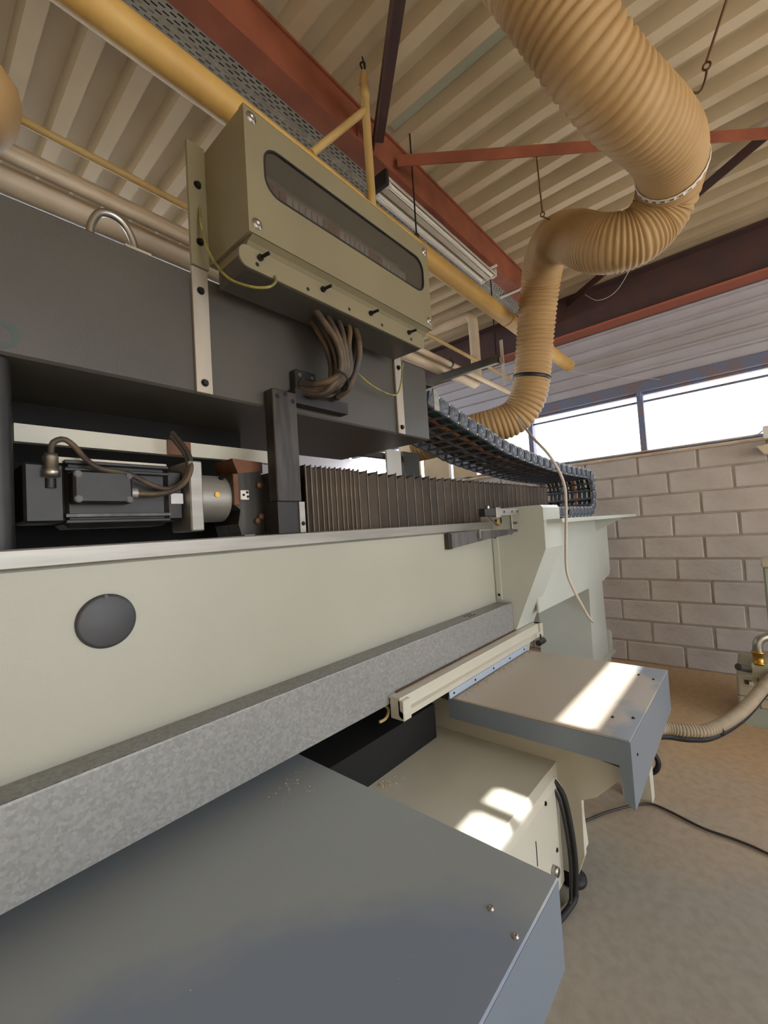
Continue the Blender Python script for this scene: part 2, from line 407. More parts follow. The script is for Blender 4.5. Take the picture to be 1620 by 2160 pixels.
# roof: trapezoidal sheets, ribs along Y; one narrow unseen skylight slot, added to lay the sun strips
ceil = thing('ceiling', None, None, (0, 0, ZC)); struct(ceil)
RP = .194; RX0 = .554
def sheet(k0, k1, y0, y1, name='roof_sheet'):
    pr = []
    for k in range(k0, k1):
        x = RX0 + k*RP
        pr += [(x,ZC+.082),(x+.014,ZC),(x+.080,ZC),(x+.094,ZC+.082)]
    pr.append((RX0+k1*RP, ZC+.082))
    n = len(pr); vs = [(x,y,z) for y in (y0,y1) for x,z in pr] + [(x,y,z+.03) for y in (y0,y1) for x,z in pr]
    fs = [[i,i+1,n+i+1,n+i] for i in range(n-1)] + [[2*n+i,3*n+i,3*n+i+1,2*n+i+1] for i in range(n-1)]
    MB().add(vs, fs).build(name, M_roof, ceil)
SY0, SY1 = -1.888, -1.708
k = -34
while RX0+k*RP < WX+.1:
    k1 = k+5
    x0, x1 = RX0+k*RP, RX0+k1*RP
    sheet(k, k1, SY1+.055, 4.7)
    if k1 <= -10 or k >= 10: sheet(k, k1, -6, SY0-.055)
    else:
        sheet(k, k1, -3.9, SY0-.055); sheet(k, k1, -6, -5.5)
        MB().box(x0+.004, x1-.004, -5.5, -3.9, ZC+.084, ZC+.090).build('added_rooflight', M_poly, ceil)  # unseen rooflights, added for more light from above
    if x1 < 2.70 or x0 > 4.1: sheet(k, k1, SY0-.055, SY1+.055)
    k = k1
sk = thing('added_skylight', None, None, (3.3, -1.79, ZC)); struct(sk)
MB().box(1.5, 2.77, SY0, SY1, ZC+.02, ZC+.05).build('curb', M_roof, sk)
for y in (SY0-.04, SY1+.04): MB().box(1.5, 4.6, y-.04, y+.04, ZC-.02, ZC+.05).build('curb', M_roof, sk)  # unseen curbs, added to give the sun strips straight edges
for x, wd in ((2.905,.03),(3.09,.09)):  # unseen bars, placed to cut gaps into the sun strips
    MB().box(x-wd/2, x+wd/2, SY0-.01, SY1+.01, ZC-.02, ZC+.05).build('glazing_bar', M_roof, sk)
for a, b in ((2.77,2.89),(2.92,3.045),(3.135,4.5)):
    MB().box(a, b, SY0, SY1, ZC+.03, ZC+.035).build('pane', M_pane, sk)
MB().box(RX0+6*RP+.098, RX0+7*RP-.002, -1.0, 1.39, ZC+.073, ZC+.0805).build('translucent_strip', M_rooflt, ceil)  # translucent roof strip drawn opaque, its lighter tone set by colour

# ================================================================== ROOF STEEL
rb = thing('roof_beam', 'red oxide steel roof beam running beside the perforated cable tray', 'beam', (1.5, 1.44, 3.39))
MB().box(-5, 4.48, 1.383, 1.49, 3.388, 3.402).build('bottom_flange', M_red, rb)
MB().box(-5, 4.48, 1.395, 1.412, 3.402, 3.585).build('web', M_red, rb)
MB().box(-5, 4.48, 1.383, 1.49, 3.585, 3.598).build('top_flange', M_red, rb)
MB().box(1.58, 1.95, 1.384, 1.394, 3.403, 3.55).build('gusset_plate', M_red, rb)
MB().box(1.66, 1.68, 1.372, 1.384, 3.42, 3.54).build('splice_plate', M_red, rb)
wb = thing('wall_beam', 'dark red steel beam along the top of the window wall', 'beam', (4.5, 1, 3.2))
MB().box(4.42, 4.585, -6, 4.55, 3.205, 3.222).build('bottom_flange', mat('coral_red_paint', (178,106,86), .55), wb)
MB().box(4.50, 4.515, -6, 4.55, 3.222, 3.58).build('web', M_reddk, wb)
MB().box(4.42, 4.585, -6, 4.55, 3.58, 3.597).build('top_flange', M_reddk, wb)
def brace(name, p0, p1, label, m):
    o = thing(name, label, 'brace', p0)
    p0 = Vector(p0); p1 = Vector(p1); d = (p1-p0).normalized(); a = d.cross(Vector((0,0,1))).normalized()
    MB().bar(p0, p1, .062, .007).build('horizontal_leg', m, o)
    MB().bar(p0+a*.028+Vector((0,0,-.031)), p1+a*.028+Vector((0,0,-.031)), .007, .062).build('vertical_leg', m, o)
    return o
brace('wind_brace', (1.726,1.375,3.47), (.60,.067,3.47), 'dark red angle brace rising steeply from the gusset on the roof beam', M_reddk)
brace('wind_brace', (1.886,1.375,3.47), (4.3,-1.50,3.47), 'red angle brace from the gusset passing behind the tan duct, with duct hanger on it', M_red)
brace('wind_brace', (4.44,1.24,3.545), (2.2,-1.70,3.545), 'dark red angle brace springing from the wall beam above the windows', M_reddk)

# perforated cable tray
def perf(name, fmap, nu, nv, hu, hv, m, parent, stag=.5, thick=None):
    mb = MB()
    for i in range(nu):
        for j in range(nv):
            du = stag if j % 2 else 0
            u0, u1, v0, v1 = i+du, i+du+1, j, j+1
            a0, a1, b0, b1 = u0+hu, u1-hu, v0+hv, v1-hv
            P = [(u0,v0),(u1,v0),(u1,v1),(u0,v1),(a0,b0),(a1,b0),(a1,b1),(a0,b1)]
            mb.add([fmap(*p) for p in P], [(0,1,5,4),(1,2,6,5),(2,3,7,6),(3,0,4,7)])
    o = mb.build(name, m, parent)
    o.data.update()
    return o
ty = thing('cable_tray', 'grey perforated steel cable tray alongside the red roof beam', 'cable tray', (2, 1.56, 3.39))
perf('slotted_floor', lambda u,v: (-2.6+u*.042, 1.496+v*.0155, 3.392), 156, 8, .22, .34, M_tray, ty)
MB().box(-2.6, 3.98, 1.493, 1.496, 3.392, 3.45).build('side_rail', M_tray, ty)
MB().box(-2.6, 3.98, 1.62, 1.623, 3.392, 3.45).build('side_rail', M_tray, ty)
cb = MB().tube([(-2.5,1.55,3.43),(0,1.56,3.43),(2,1.54,3.43),(3.9,1.56,3.43)], .026, 8, .2).build('tray_cable', M_cab)
tag(cb, 'black cable lying inside the perforated cable tray', 'cable')
for x in (3.08, 3.55):
    b_ = MB().box(x-.008, x+.008, 1.36, 1.56, 3.372, 3.385); o = b_.build('tray_bracket', M_white)
    tag(o, 'short pale strap under cable tray %s' % ('at the end of the tube light' if x < 3.3 else 'beyond the end of the tube light'), 'bracket')

# fluorescent luminaire
lf = thing('tube_light', 'twin-tube fluorescent fitting hung beneath the cable tray', 'light fitting', (2.4, 1.43, 3.30))
MB().prism([(1.365,3.30),(1.395,3.355),(1.48,3.355),(1.51,3.30),(1.505,3.298),(1.477,3.348),(1.398,3.348),(1.37,3.298)], 1.80, 3.08, 'x').build('reflector', M_white, lf)
MB().box(1.80, 3.08, 1.418, 1.456, 3.300, 3.349, .004).build('gear_housing', M_white, lf)
for y in (1.393, 1.482):
    t = MB().cyl((1.83,y,3.300), (3.05,y,3.300), .0135, n=14).build('tube', M_tube, lf)
    for x in (1.805, 3.05): MB().box(x, x+.025, y-.017, y+.017, 3.283, 3.33, .003).build('lamp_holder', M_white, t)
MB().box(1.775, 1.80, 1.37, 1.51, 3.27, 3.36, .004).build('end_cap', M_black, lf)
MB().box(3.08, 3.09, 1.37, 1.51, 3.30, 3.358).build('end_cap', M_white, lf)

# ================================================================== PIPES OVERHEAD
yp = thing('yellow_pipe', 'long thick yellow pipe hung under the roof, capped at its far end', 'pipe', (2, 1.30, 2.925))
MB().cyl((-3,1.30,2.925), (4.46,1.30,2.925), .054, n=28).build('pipe_run', M_yell, yp)
MB().lathe((4.46,1.30,2.925), (1,0,0), [(.054,-.03),(.058,-.03),(.058,.012),(.05,.03),(.02,.04),(0,.04)], 24).build('end_cap', M_ypale, yp)
MB().lathe((3.05,1.30,2.925), (1,0,0), [(.054,-.01),(.0565,-.008),(.0565,.008),(.054,.01)], 28).build('weld_seam', M_yell, yp)
def hanger(x, y, z0, z1, r, label):
    o = thing('pipe_hanger', label, 'hanger', (x,y,z0))
    MB().cyl((x,y,z0+r+.03), (x,y,z1), .0045, n=8).build('rod', M_dkbolt, o)
    MB().lathe((x,y,z0), (1,0,0), [(r+.001,-.012),(r+.004,-.012),(r+.004,.012),(r+.001,.012),(r+.001,-.012)], 28).build('clamp_ring', M_ypale, o)
    MB().box(x-.012,x+.012,y-.012,y+.012,z0+r+.002,z0+r+.045,.003).build('clamp_lug', M_black, o)
    return o
hanger(1.923, 1.30, 2.925, ZC+.0, .054, 'thin rod with ring clamp holding yellow pipe beside the control box')
yr = thing('yellow_riser', 'thin pale yellow upright pipe with slanting branch above control box', 'pipe', (1.455, 1.22, 2.75))
MB().cyl((1.462,1.22,2.72), (1.457,1.22,3.50), .019, n=14).build('upright', M_ypale, yr)
MB().lathe((1.457,1.22,3.44), (0,0,1), [(.019,-.05),(.023,-.04),(.023,0),(.018,.01),(.022,.03),(.018,.06),(.01,.09),(0,.095)], 14).build('top_nozzle', M_ypale, yr)
MB().cyl((1.455,1.22,3.34), (1.165,1.285,2.985), .0165, n=12).build('branch', M_ypale, yr)
MB().tube([(1.457,1.22,3.53),(1.445,1.225,3.56),(1.465,1.215,3.575),(1.47,1.22,3.55),(1.45,1.21,3.565),(1.457,1.22,3.598)], .004, 6, .006).build('tie_wire', M_dkbolt, yr)

pp = thing('grey_white_pipe', 'thick cream pipe with a down-turned elbow beyond the grey housing', 'pipe', (2, 2.0, 2.78))
MB().tube([(-2,2.0,2.775),(1,2.0,2.775),(3.55,2.0,2.785),(3.76,2.0,2.79),(3.84,2.0,2.82),(3.86,2.0,2.92),(3.86,2.0,3.40),(3.86,2.02,3.47),(3.86,2.12,3.5),(3.86,2.9,3.5)], .05, 16, .02).build('pipe_run', M_pale, pp)
tag(MB().cyl((-2,1.9,2.815), (4.40,1.9,2.79), .024, n=12).build('cream_conduit', M_pale), 'slim cream conduit carried on grey strut above drag chain', 'conduit')
tag(MB().cyl((-2,1.92,2.985), (4.45,1.9,2.955), .016, n=10).build('thin_conduit', M_ypale), 'thinnest cream conduit running above the slim one under the roof', 'conduit')
tag(MB().cyl((-2,2.12,2.996), (2.2,2.12,2.996), .024, n=14).build('cream_pipe', M_pale), 'cream pipe next to the thinnest conduit, above lifting eye', 'pipe')
tg = thing('clipped_pipe', 'cream pipe held by small white clips above the lifting eye', 'pipe', (0, 2.22, 3.01))
MB().cyl((-2,2.22,3.012), (2.2,2.22,3.012), .030, n=16).build('pipe_run', M_pale, tg)
for i in range(26):
    x = -.9+i*.12
    MB().box(x-.006, x+.006, 2.186, 2.254, 2.978, 2.986).build('clip', M_white, tg)
    MB().sphere((x,2.184,2.99), .008, 8, 6).build('clip_screw', M_white, tg)
tag(MB().box(-2, 2.2, 2.28, 2.33, 3.022, 3.046).build('red_angle', M_red), 'thin rust red angle bar behind the clipped cream pipe', 'angle bar')
st = thing('pipe_strut', 'dark grey steel channel carrying the cream pipes on thin rods', 'strut', (3.2, 1.8, 2.70))
MB().box(3.18, 3.22, 1.46, 2.24, 2.672, 2.676).box(3.18, 3.184, 1.46, 2.24, 2.676, 2.735).box(3.216, 3.22, 1.46, 2.24, 2.676, 2.735).build('channel', M_gantry, st)
MB().cyl((3.2,1.475,2.67), (3.2,1.475,ZC+.03), .005, n=8).build('rod', M_dkbolt, st)
MB().cyl((3.2,2.2,2.67), (3.2,2.2,ZC+.03), .005, n=8).build('rod', M_dkbolt, st)
MB().box(3.224, 3.23, 1.425, 1.45, 2.49, 2.86).build('vertical_strap', M_white, st)
MB().box(3.22, 3.224, 1.425, 1.50, 2.69, 2.72).build('vertical_strap_lug', M_white, st)
ch = thing('conduit_saddle', 'small black rod and ring holding slim conduit below the strut', 'hanger', (3.2,1.9,2.75))
MB().lathe((3.205,1.9,2.80), (1,0,0), [(.025,-.01),(.03,-.01),(.03,.01),(.025,.01),(.025,-.01)], 16).build('ring', M_black, ch)
MB().cyl((3.205,1.9,2.828),(3.205,1.9,2.86),.004,n=8).build('stud', M_black, ch)

# ================================================================== FLEXIBLE DUCTS
DP = [(1.212,0.504,3.340),(1.319,0.427,3.156),(1.427,0.349,2.991),(1.504,0.306,2.899),(1.605,0.262,2.840),(1.714,0.220,2.811),(1.862,0.179,2.816),(2.027,0.155,2.836),(2.173,0.160,2.850),(2.275,0.182,2.845),(2.325,0.210,2.808),(2.334,0.257,2.749),(2.305,0.329,2.696),(2.285,0.421,2.700),(2.317,0.518,2.768),(2.424,0.627,2.903),(2.617,0.777,3.060),(2.814,0.911,3.106),(2.943,0.995,3.022),(3.014,1.066,2.824),(3.075,1.127,2.610),(3.084,1.163,2.420),(3.076,1.210,2.278),(3.05,1.300,2.175),(2.98,1.46,2.125),(2.93,1.70,2.10),(2.9,2.1,2.08)]
def ribbed(name, pts, R, pitch, amp, m, parent, n=44, step=None, pf=None):
    step = step or pitch/6
    ph = [0.0, 0.0]
    def rf(i, d):
        ph[0] += (d-ph[1])/(pf(d) if pf else pitch); ph[1] = d
        t = ph[0] % 1.0
        return R - amp*(1-abs(math.sin(PI*t))**.8)
    return MB().tube(pts, R, n, step, rf=rf).build(name, m, parent)
du = thing('flexible_duct', 'large tan ribbed dust duct snaking down from the roof behind the drag chain', 'duct', (2,.5,2.5))
ribbed('ribbed_hose', DP, .131, .03, .011, M_hose, du, 44, .0036, lambda d: .031 if d < 1.1 else (.026 if d < 1.5 else (.0145 if d < 2.45 else .030)))
dense = resample(catmull([Vector(p) for p in DP], 24), .01)
def near_idx(p): return min(range(len(dense)), key=lambda i: (dense[i]-Vector(p)).length)
def band(name, p, R, width, m, parent, slots=26):
    i = near_idx(p); c = dense[i]; d = (dense[i+4]-dense[i-4]).normalized(); a = d.orthogonal().normalized(); b = d.cross(a)
    def f(u, v):
        t = 2*PI*u/slots; return c + d*((v-.5)*width) + (a*math.cos(t)+b*math.sin(t))*(R+.004*(1-abs(2*v-1)))
    return perf(name, f, slots, 1, .26, .28, m, parent, stag=0)
MB_ = band('clamp_band', (2.173,.160,2.850), .134, .030, M_white, du)
i_ = near_idx((3.083,1.165,2.44)); d_ = (dense[i_+4]-dense[i_-4]).normalized()
MB().lathe(dense[i_], d_, [(.132,-.014),(.1345,-.012),(.1345,.012),(.132,.014)], 44).build('strap', M_black, du)
def rod_hook(label, top, bot, endp, loopr=.012):
    o = thing('duct_hanger', label, 'hanger', top)
    MB().cyl(top, bot, .0045, n=8).build('rod', M_rust, o)
    t = Vector(bot); e = Vector(endp)
    ring = [t+Vector((0,0,-.014))+Vector((.0,.011*math.sin(q),.013*math.cos(q))) for q in [i*PI/6 for i in range(13)]]
    MB().tube(ring, .0035, 8).build('eye', M_rust, o)
    mid = t+Vector((0,0,-.026))
    MB().tube([mid, mid.lerp(e,.35)+Vector((.02,-.008,0)), mid.lerp(e,.75)+Vector((.02,-.01,-.01)), e], .004, 8, .01).build('hook', M_rust, o)
    return o
h1 = rod_hook('thin rod looped over the red brace holding the duct bend', (2.381,.773,3.43), (2.381,.765,3.10), (2.44,.70,3.02))
loop = [(2.381+.03*math.cos(q)*.6, .773-.03*math.cos(q)*.6, 3.455+.045*math.sin(q)) for q in [i*PI/10 for i in range(21)]]
MB().tube(loop, .004, 8).build('loop', M_ypale, h1)
rod_hook('thin rod with open hook holding the duct beside its perforated clamp band', (1.84,-.27,ZC+.02), (1.866,.012,2.945), (1.905,.06,2.90))
d2 = thing('flexible_duct', 'short arch of yellow ribbed duct showing behind the cable bundle', 'duct', (1.6,1.95,2.5))
ribbed('ribbed_hose', [(1.38,2.15,2.30),(1.46,2.05,2.48),(1.60,1.95,2.57),(1.78,1.86,2.52),(1.9,1.82,2.36)], .13, .034, .011, M_hose, d2, 32)
d3 = thing('flexible_duct', 'rounded tan duct end beside the cream conduits above the dark housing', 'duct', (0,1.6,2.7))
MB().tube([(-.9,1.72,2.86),(-.4,1.66,2.80),(0,1.62,2.735),(.17,1.60,2.705)], .125, 28, .02).lathe((.17,1.60,2.705),(.97,-.1,-.24),[(.125,0),(.118,.035),(.09,.075),(.05,.095),(0,.10)],28).build('hose_end', M_hose, d3)

# ================================================================== MACHINE FRAME
mf = thing('gantry_router', 'pale green machine bed with long beam, end frame and top shelf', 'machine', (1.2, 1.4, 0))
MB().box(-1.6, 2.42, 1.23, 1.78, .90, 1.362, .006).build('beam', M_beam, mf)
MB().box(-1.6, 2.42, 1.40, 1.78, .0, .90).build('beam_foot', M_dark, mf)  # near-black in place of the shade under the beam
rs = MB().box(-1.6, 2.405, 1.212, 1.31, 1.363, 1.406, .003).build('top_rail', M_alu, mf)
for x in [(-.2+.25*i) for i in range(10)]: MB().box(x, x+.12, 1.275, 1.282, 1.4062, 1.4075).build('rail_groove', M_black, rs)
MB().box(2.25, 2.40, 1.222, 1.26, 1.343, 1.363).build('rail_end_block', M_beam, mf)
cp = MB().lathe((.346,1.2298,1.217), (0,-1,0), [(0,.010),(.058,.010),(.064,.008),(.066,.004),(.066,0),(0,0)], 48).build('round_cover', mat('dark_plastic_cap', (64,66,70), .45, rgb2=(54,56,60), scale=12), mf)
bolt((.344,1.2198,1.277), (0,-1,0), .004, .003, M_blackm, cp, False, 'rivet')
# galvanised trunk cover along the beam
gv = MB().prism([(1.229,.914),(1.14,.914),(1.132,.917),(1.130,.912),(1.130,.718),(1.14,.713),(1.16,.713),(1.16,.72),(1.14,.72),(1.137,.725),(1.137,.907),(1.229,.907)], -1.6, 2.418, 'x').build('galvanised_cover', M_galv, mf)
MB().box(-1.6, 2.418, 1.14, 1.152, .9142, .917).build('cover_bead', M_galv, gv)
for dx in (0,.028,.056):
    for dy in (0,.026): MB().cyl((1.985+dx,1.172+dy,.9135),(1.985+dx,1.172+dy,.9155), .0075, n=12).build('hole_plug', M_rust, gv)
MB().box(-1.6, 2.418, 1.165, 1.228, .722, .905).build('cover_backing', M_dark, mf)  # near-black fill in place of the shade inside the cover
# end frame
prof = [(1.50,.42),(1.20,.42),(1.118,.755),(.905,1.235),(.905,1.468),(.918,1.484),(1.36,1.484),(1.36,1.40),(1.50,1.40)]
ep = MB().prism(prof, 2.42, 2.69, 'x').build('end_post', M_endgreen, mf)
MB().box(2.415, 2.695, .899, .909, 1.388, 1.392).build('seam', M_beam, ep)
MB().box(2.413, 2.42, 1.19, 1.225, .93, 1.33).build('cover_strip', M_endgreen, ep)
for z in (1.31, .96): bolt((2.413,1.207,z), (-1,0,0), .006, .006, M_dkbolt, ep)
MB().prism([(2.60,1.374),(4.30,1.374),(4.345,1.34),(4.335,.90),(4.30,.86),(4.10,.835),(3.98,.828),(2.60,.828)], 1.045, 1.055, 'y').build('side_panel', M_endgreen, mf)
MB().box(2.69, 4.25, 1.058, 1.50, .85, 1.374).build('end_box', M_endgreen, mf)
sh = MB().box(2.46, 4.44, .815, 1.62, 1.375, 1.399, .002).build('shelf', M_endgreen, mf)
MB().prism([(.83,1.374),(1.044,1.374),(1.044,1.27)], 3.98, 3.99, 'x').build('shelf_gusset', M_endgreen, mf)
MB().prism([(3.66,.20),(4.12,.20),(4.10,.85),(3.70,.85)], 1.06, 1.48, 'y').build('end_leg', M_endgreen, mf)
MB().prism([(4.12,.20),(4.19,.20),(4.19,.36),(4.12,.40)], 1.04, 1.14, 'y').build('leg_shoe', M_endgreen, mf)
ft = MB().box(3.50, 4.25, 1.03, 1.55, .17, .20, .004).build('foot_flange', M_endgreen, mf)
for y in (1.08, 1.17, 1.28): bolt((3.60,y,.20), (0,0,1), .012, .015, M_dkbolt, ft)
MB().box(3.55, 4.2, 1.06, 1.5, 0, .17).build('plinth', M_endgreen, mf)

# limit switch on its wedge bracket
ls = thing('limit_switch', 'limit switch block on a tapered steel bracket at the rail end', 'switch', (2.2, 1.18, 1.36))
p0, p1 = Vector((1.902,1.212,0)), Vector((2.312,1.04,0)); dv_ = (p1-p0).normalized(); nv_ = Vector((-dv_.y,dv_.x,0))*.006
def wedge(prof):
    n = len(prof); vs = [p0.lerp(p1,t)+Vector((0,0,z))+nv_*k for k in (0,1) for t,z in prof]
    return MB().add(vs, [list(range(n)), list(range(2*n-1,n-1,-1))]+[[i,(i+1)%n,n+(i+1)%n,n+i] for i in range(n)])
wedge([(0,1.353),(1,1.350),(1,1.331),(.6,1.312),(.03,1.277),(0,1.277)]).build('wedge_plate', M_blackm, ls)
MB().bar(p0+Vector((0,0,1.356))+nv_*2, p1+Vector((0,0,1.353))+nv_*2, .03, .007).build('bracket_arm', M_blackm, ls)
MB().box(1.885, 1.925, 1.205, 1.229, 1.275, 1.357).build('mount_plate', M_blackm, ls)
MB().box(2.075, 2.09, 1.126, 1.137, 1.318, 1.368).build('clip', M_alu, ls)
MB().box(1.985, 2.10, 1.035, 1.075, 1.432, 1.474, .004).build('switch_body', M_black, ls)
MB().cyl((2.05,1.055,1.474), (2.05,1.055,1.488), .011, n=12).build('roller', M_chrome, ls)
MB().box(2.10, 2.15, 1.03, 1.075, 1.424, 1.480, .003).build('carrier_block', M_alu, ls)
cbk = MB().box(2.15, 2.395, 1.036, 1.048, 1.435, 1.472, .002).build('cross_plate', M_alu, ls)
for x in (2.20, 2.30, 2.375): bolt((x,1.036,1.455), (0,-1,0), .006, .007, M_chrome, cbk)
MB().box(2.322, 2.356, 1.049, 1.064, 1.322, 1.455, .002).build('upright', M_alu, ls)
for z in (1.39, 1.345): MB().cyl((2.34,1.049,z), (2.34,1.026,z), .008, n=12).build('clamp_screw', M_chrome, ls)
MB().tube([(2.03,1.04,1.432),(2.05,1.025,1.404),(2.09,1.025,1.386),(2.14,1.03,1.395),(2.155,1.035,1.425)], .005, 8, .008).build('switch_lead', M_cabd, ls)
MB().cyl((2.07,1.025,1.408), (2.10,1.023,1.390), .010, n=10).build('cable_gland', M_brass, ls)

# white rail profile in front of the galvanised cover
rp = thing('rail_profile', 'cream angle rail lying between galvanised cover and small table', 'rail', (2, 1.08, .67))
MB().prism([(1.074,.752),(1.128,.752),(1.128,.745),(1.081,.745),(1.081,.688),(1.072,.678),(1.060,.678),(1.060,.700),(1.074,.706)], 1.262, 2.68, 'x').build('profile', M_cream, rp)
MB().box(1.262, 1.31, 1.056, 1.124, .668, .745, .003).build('end_block', M_cream, rp)
MB().box(1.30, 2.66, 1.118, 1.126, .752, .757).build('brown_gap_strip', M_rust, rp)  # reddish-brown strip along the gap between rail and galvanised cover
bs = MB().box(1.585, 2.42, 1.060, 1.064, .645, .676).build('blue_strip', mat('pale_blue_strip', (176,190,206), .4), rp)
for i in range(5): bolt((1.62+i*.19,1.060,.66), (0,-1,0), .004, .003, M_dkbolt, bs, False)
MB().box(2.64, 2.68, 1.058, 1.11, .672, .752, .003).build('end_block', M_cream, rp)
MB().cyl((2.52,1.03,.665), (2.60,1.03,.665), .018, n=12).cyl((2.56,1.03,.665),(2.56,1.03,.71), .006, n=8).build('air_fitting', M_blackm, rp)

# ================================================================== TABLES AND BASE
def table(label, x0, x1, m, m2, ye):
    t = thing('support_table', label, 'table', (x0, .8, 0))
    y0 = .372
    MB().box(x0, x1, y0, ye, .632, .64, .002).build('top_sheet', m, t)
    MB().prism([(x0+.02,.632),(x1,.632),(x1,.452),(x0+.03,.41),(x0+.02,.41)], y0, y0+.006, 'y').build('end_plate', m2, t)
    MB().box(x0, x0+.006, y0+.04, ye, .548, .632).build('near_skirt', m2, t)
    MB().box(x1-.006, x1, y0+.006, ye, .548, .632).build('far_skirt', m2, t)
    MB().prism([(y0,.632),(y0+.04,.632),(y0+.04,.545),(y0+.03,.43),(y0+.004,.41),(y0,.41)], x0+.001, x0+.02, 'x').build('corner_flange', m2, t)
    MB().box(x0+.03, x1-.03, .62, .68, .56, .63).build('cross_member', m2, t)
    return t
t1 = table('large plain blue-grey sheet table standing under the galvanised cover', -.12, .92, M_table1, M_table, 1.395)
t2 = table('smaller dusty blue-grey table against the cream rail, striped by sunlight', 1.615, 2.44, M_table2, M_table, 1.09)
for p in ((.767,.45),(.742,.388)): screw((p[0],p[1],.6405), (0,0,1), .0045, M_chrome, t1)
for p in ((2.269,.405),(1.803,.398),(1.772,.461),(2.30,.47)): screw((p[0],p[1],.6405), (0,0,1), .004, M_dkbolt, t2)
bolt((1.70,.372,.56), (0,-1,0), .004, .003, M_dkbolt, t2, False)
for t, a, b in ((t1,.30,.55),(t2,1.95,2.15)):
    MB().box(a, b, .72, .9, .0, .56).build('pedestal', M_cream, t)
# cream leg of the small table
MB().prism([(2.385,.0),(2.45,.0),(2.46,.55),(2.34,.55)], .475, .60, 'y').build('leg', M_cream, t2)

bu = thing('pedestal_cabinet', 'cream painted base box with levelling foot between the two tables', 'base', (1.4, .9, 0))
MB().prism([(.70,.448),(1.36,.452),(1.36,.06),(.632,.06),(.632,.405),(.640,.432),(.662,.448)], .60, 1.62, 'x').build('body', M_cream, bu)
wing = [(1.30,.60),(.43,.495),(.422,.485),(.422,.465),(.52,.36),(.575,.33),(.580,.12),(.61,.035),(.665,.035),(.69,.10),(.668,.30),(.69,.335),(.74,.345),(.80,.30),(1.30,.30)]
MB().prism(wing, 1.70, 1.725, 'x').build('wing_plate', M_cream, bu)
MB().prism([(.588,.12),(.6,.31),(.632,.31),(.632,.12)], 1.725, 1.78, 'x').build('leg_web', M_cream, bu)
MB().box(1.62, 1.70, .66, 1.30, .30, .448).build('neck', M_cream, bu)
MB().lathe((1.715,.632,0), (0,0,1), [(0,0),(.045,0),(.048,.008),(.046,.02),(.03,.028),(.014,.032),(.012,.05),(0,.05)], 28).build('levelling_foot', M_rubber, bu)
for p in ((1.50,.40),(1.57,.20)): bolt((p[0],.632,p[1]), (0,-1,0), .006, .004, M_dkbolt, bu)
MB().box(1.395, 1.399, .6305, .633, .25, .33).build('door_gap', M_dark, bu)
MB().lathe((1.52,.632,.16),(0,-1,0),[(0,.02),(.016,.02),(.018,.0),(0,0)],14).build('lock', M_chrome, bu)
MB().box(.95, 1.60, 1.155, 1.36, .448, .60).build('gap_shade_box', M_dark, bu)  # dark box painted in for the shade in the gap between table and base
for i,(x,y) in enumerate(((1.33,.600),(1.355,.592),(1.38,.602))):
    x += .26; pts = [(x,y+.05,.42),(x+.012,y+.02,.36),(x+.012,y,.2),(x,y,.06),(x-.05,y+.01,.014),(x-.4,y+.08,.014),(x-.7,y+.16,.014)]
    o = MB().tube(pts, .011 if i == 1 else .006, 10, .02).build('floor_hose', M_rubber if i != 2 else M_cabw)
    tag(o, ['slim black cable dropping to the floor beside the levelling foot','thicker black hose dropping to the floor beside the levelling foot','pale cable dropping to the floor beside the levelling foot'][i], 'cable')
lc = MB().tube([(1.27,1.19,.715),(1.30,1.17,.68),(1.275,1.16,.655),(1.24,1.165,.65)], .006, 8, .008).build('loose_wire', M_ypale)
tag(lc, 'short yellow wire end hanging from the dark gap under the galvanised cover', 'wire')
cr = MB()
for i in range(170):
    if i < 90: x, y, z, r = random.uniform(1.64,2.40), 1.045-abs(random.gauss(0,.014)), .640, random.uniform(.0015,.005)
    elif i < 125: x, y, z, r = random.gauss(.80,.035), random.gauss(1.12,.03), .640, random.uniform(.001,.0025)
    elif i < 150: x, y, z, r = random.gauss(1.19,.03), random.gauss(1.10,.02), .450, random.uniform(.0015,.004)
    else: x, y, z, r = random.uniform(.3,.88), random.uniform(.5,1.0), .640, random.uniform(.0006,.0015)
    cr.sphere((x,y,z+r*.3), r, 5, 3)
o = cr.build('sawdust', M_dust); tag(o, 'scattered sawdust crumbs lying on the tables', 'sawdust', kind='stuff')

# ================================================================== BELLOWS
bw = thing('bellows', 'dusty black pleated bellows covering the rail behind the silver strip', 'bellows', (2.3,1.46,1.4065))
def bellows():
    xs = []; x = 1.045
    while x < 1.34: xs.append(x); x += random.uniform(.011,.016)
    while x < 3.62: xs.append(x); x += random.uniform(.031,.038)
    vs = []; ridge = []
    for i, x in enumerate(xs):
        o_ = random.uniform(0,.006)
        d = (.034 if i*.5 > 11 else .02) if i % 2 else o_
        if i % 2 == 0: ridge.append((x, 1.292+o_))
        zt = 1.668 - d*.75
        vs += [(x,1.292+d,1.4065),(x,1.292+d,zt),(x,1.66-d,zt),(x,1.66-d,1.4065)]
    n = len(xs); fs = [[4*i+j, 4*i+j+1, 4*i+j+5, 4*i+j+4] for i in range(n-1) for j in range(3)]
    return MB().add(vs, fs), ridge
pl_, ridge = bellows(); pl_.build('pleats', M_bell, bw)
fe = MB().box(-.0025,.0025,-.0035,.002,0,.262).mesh('fold_edge', mat('pale_fold_edge', (128,114,98), .7, rgb2=(92,84,76), scale=9, lo=.35, hi=.65))  # dusty hems kept pale, light on the ridges put into their colour
for x, y in ridge: link('fold_edge', fe, bw, (x, y, 1.407))

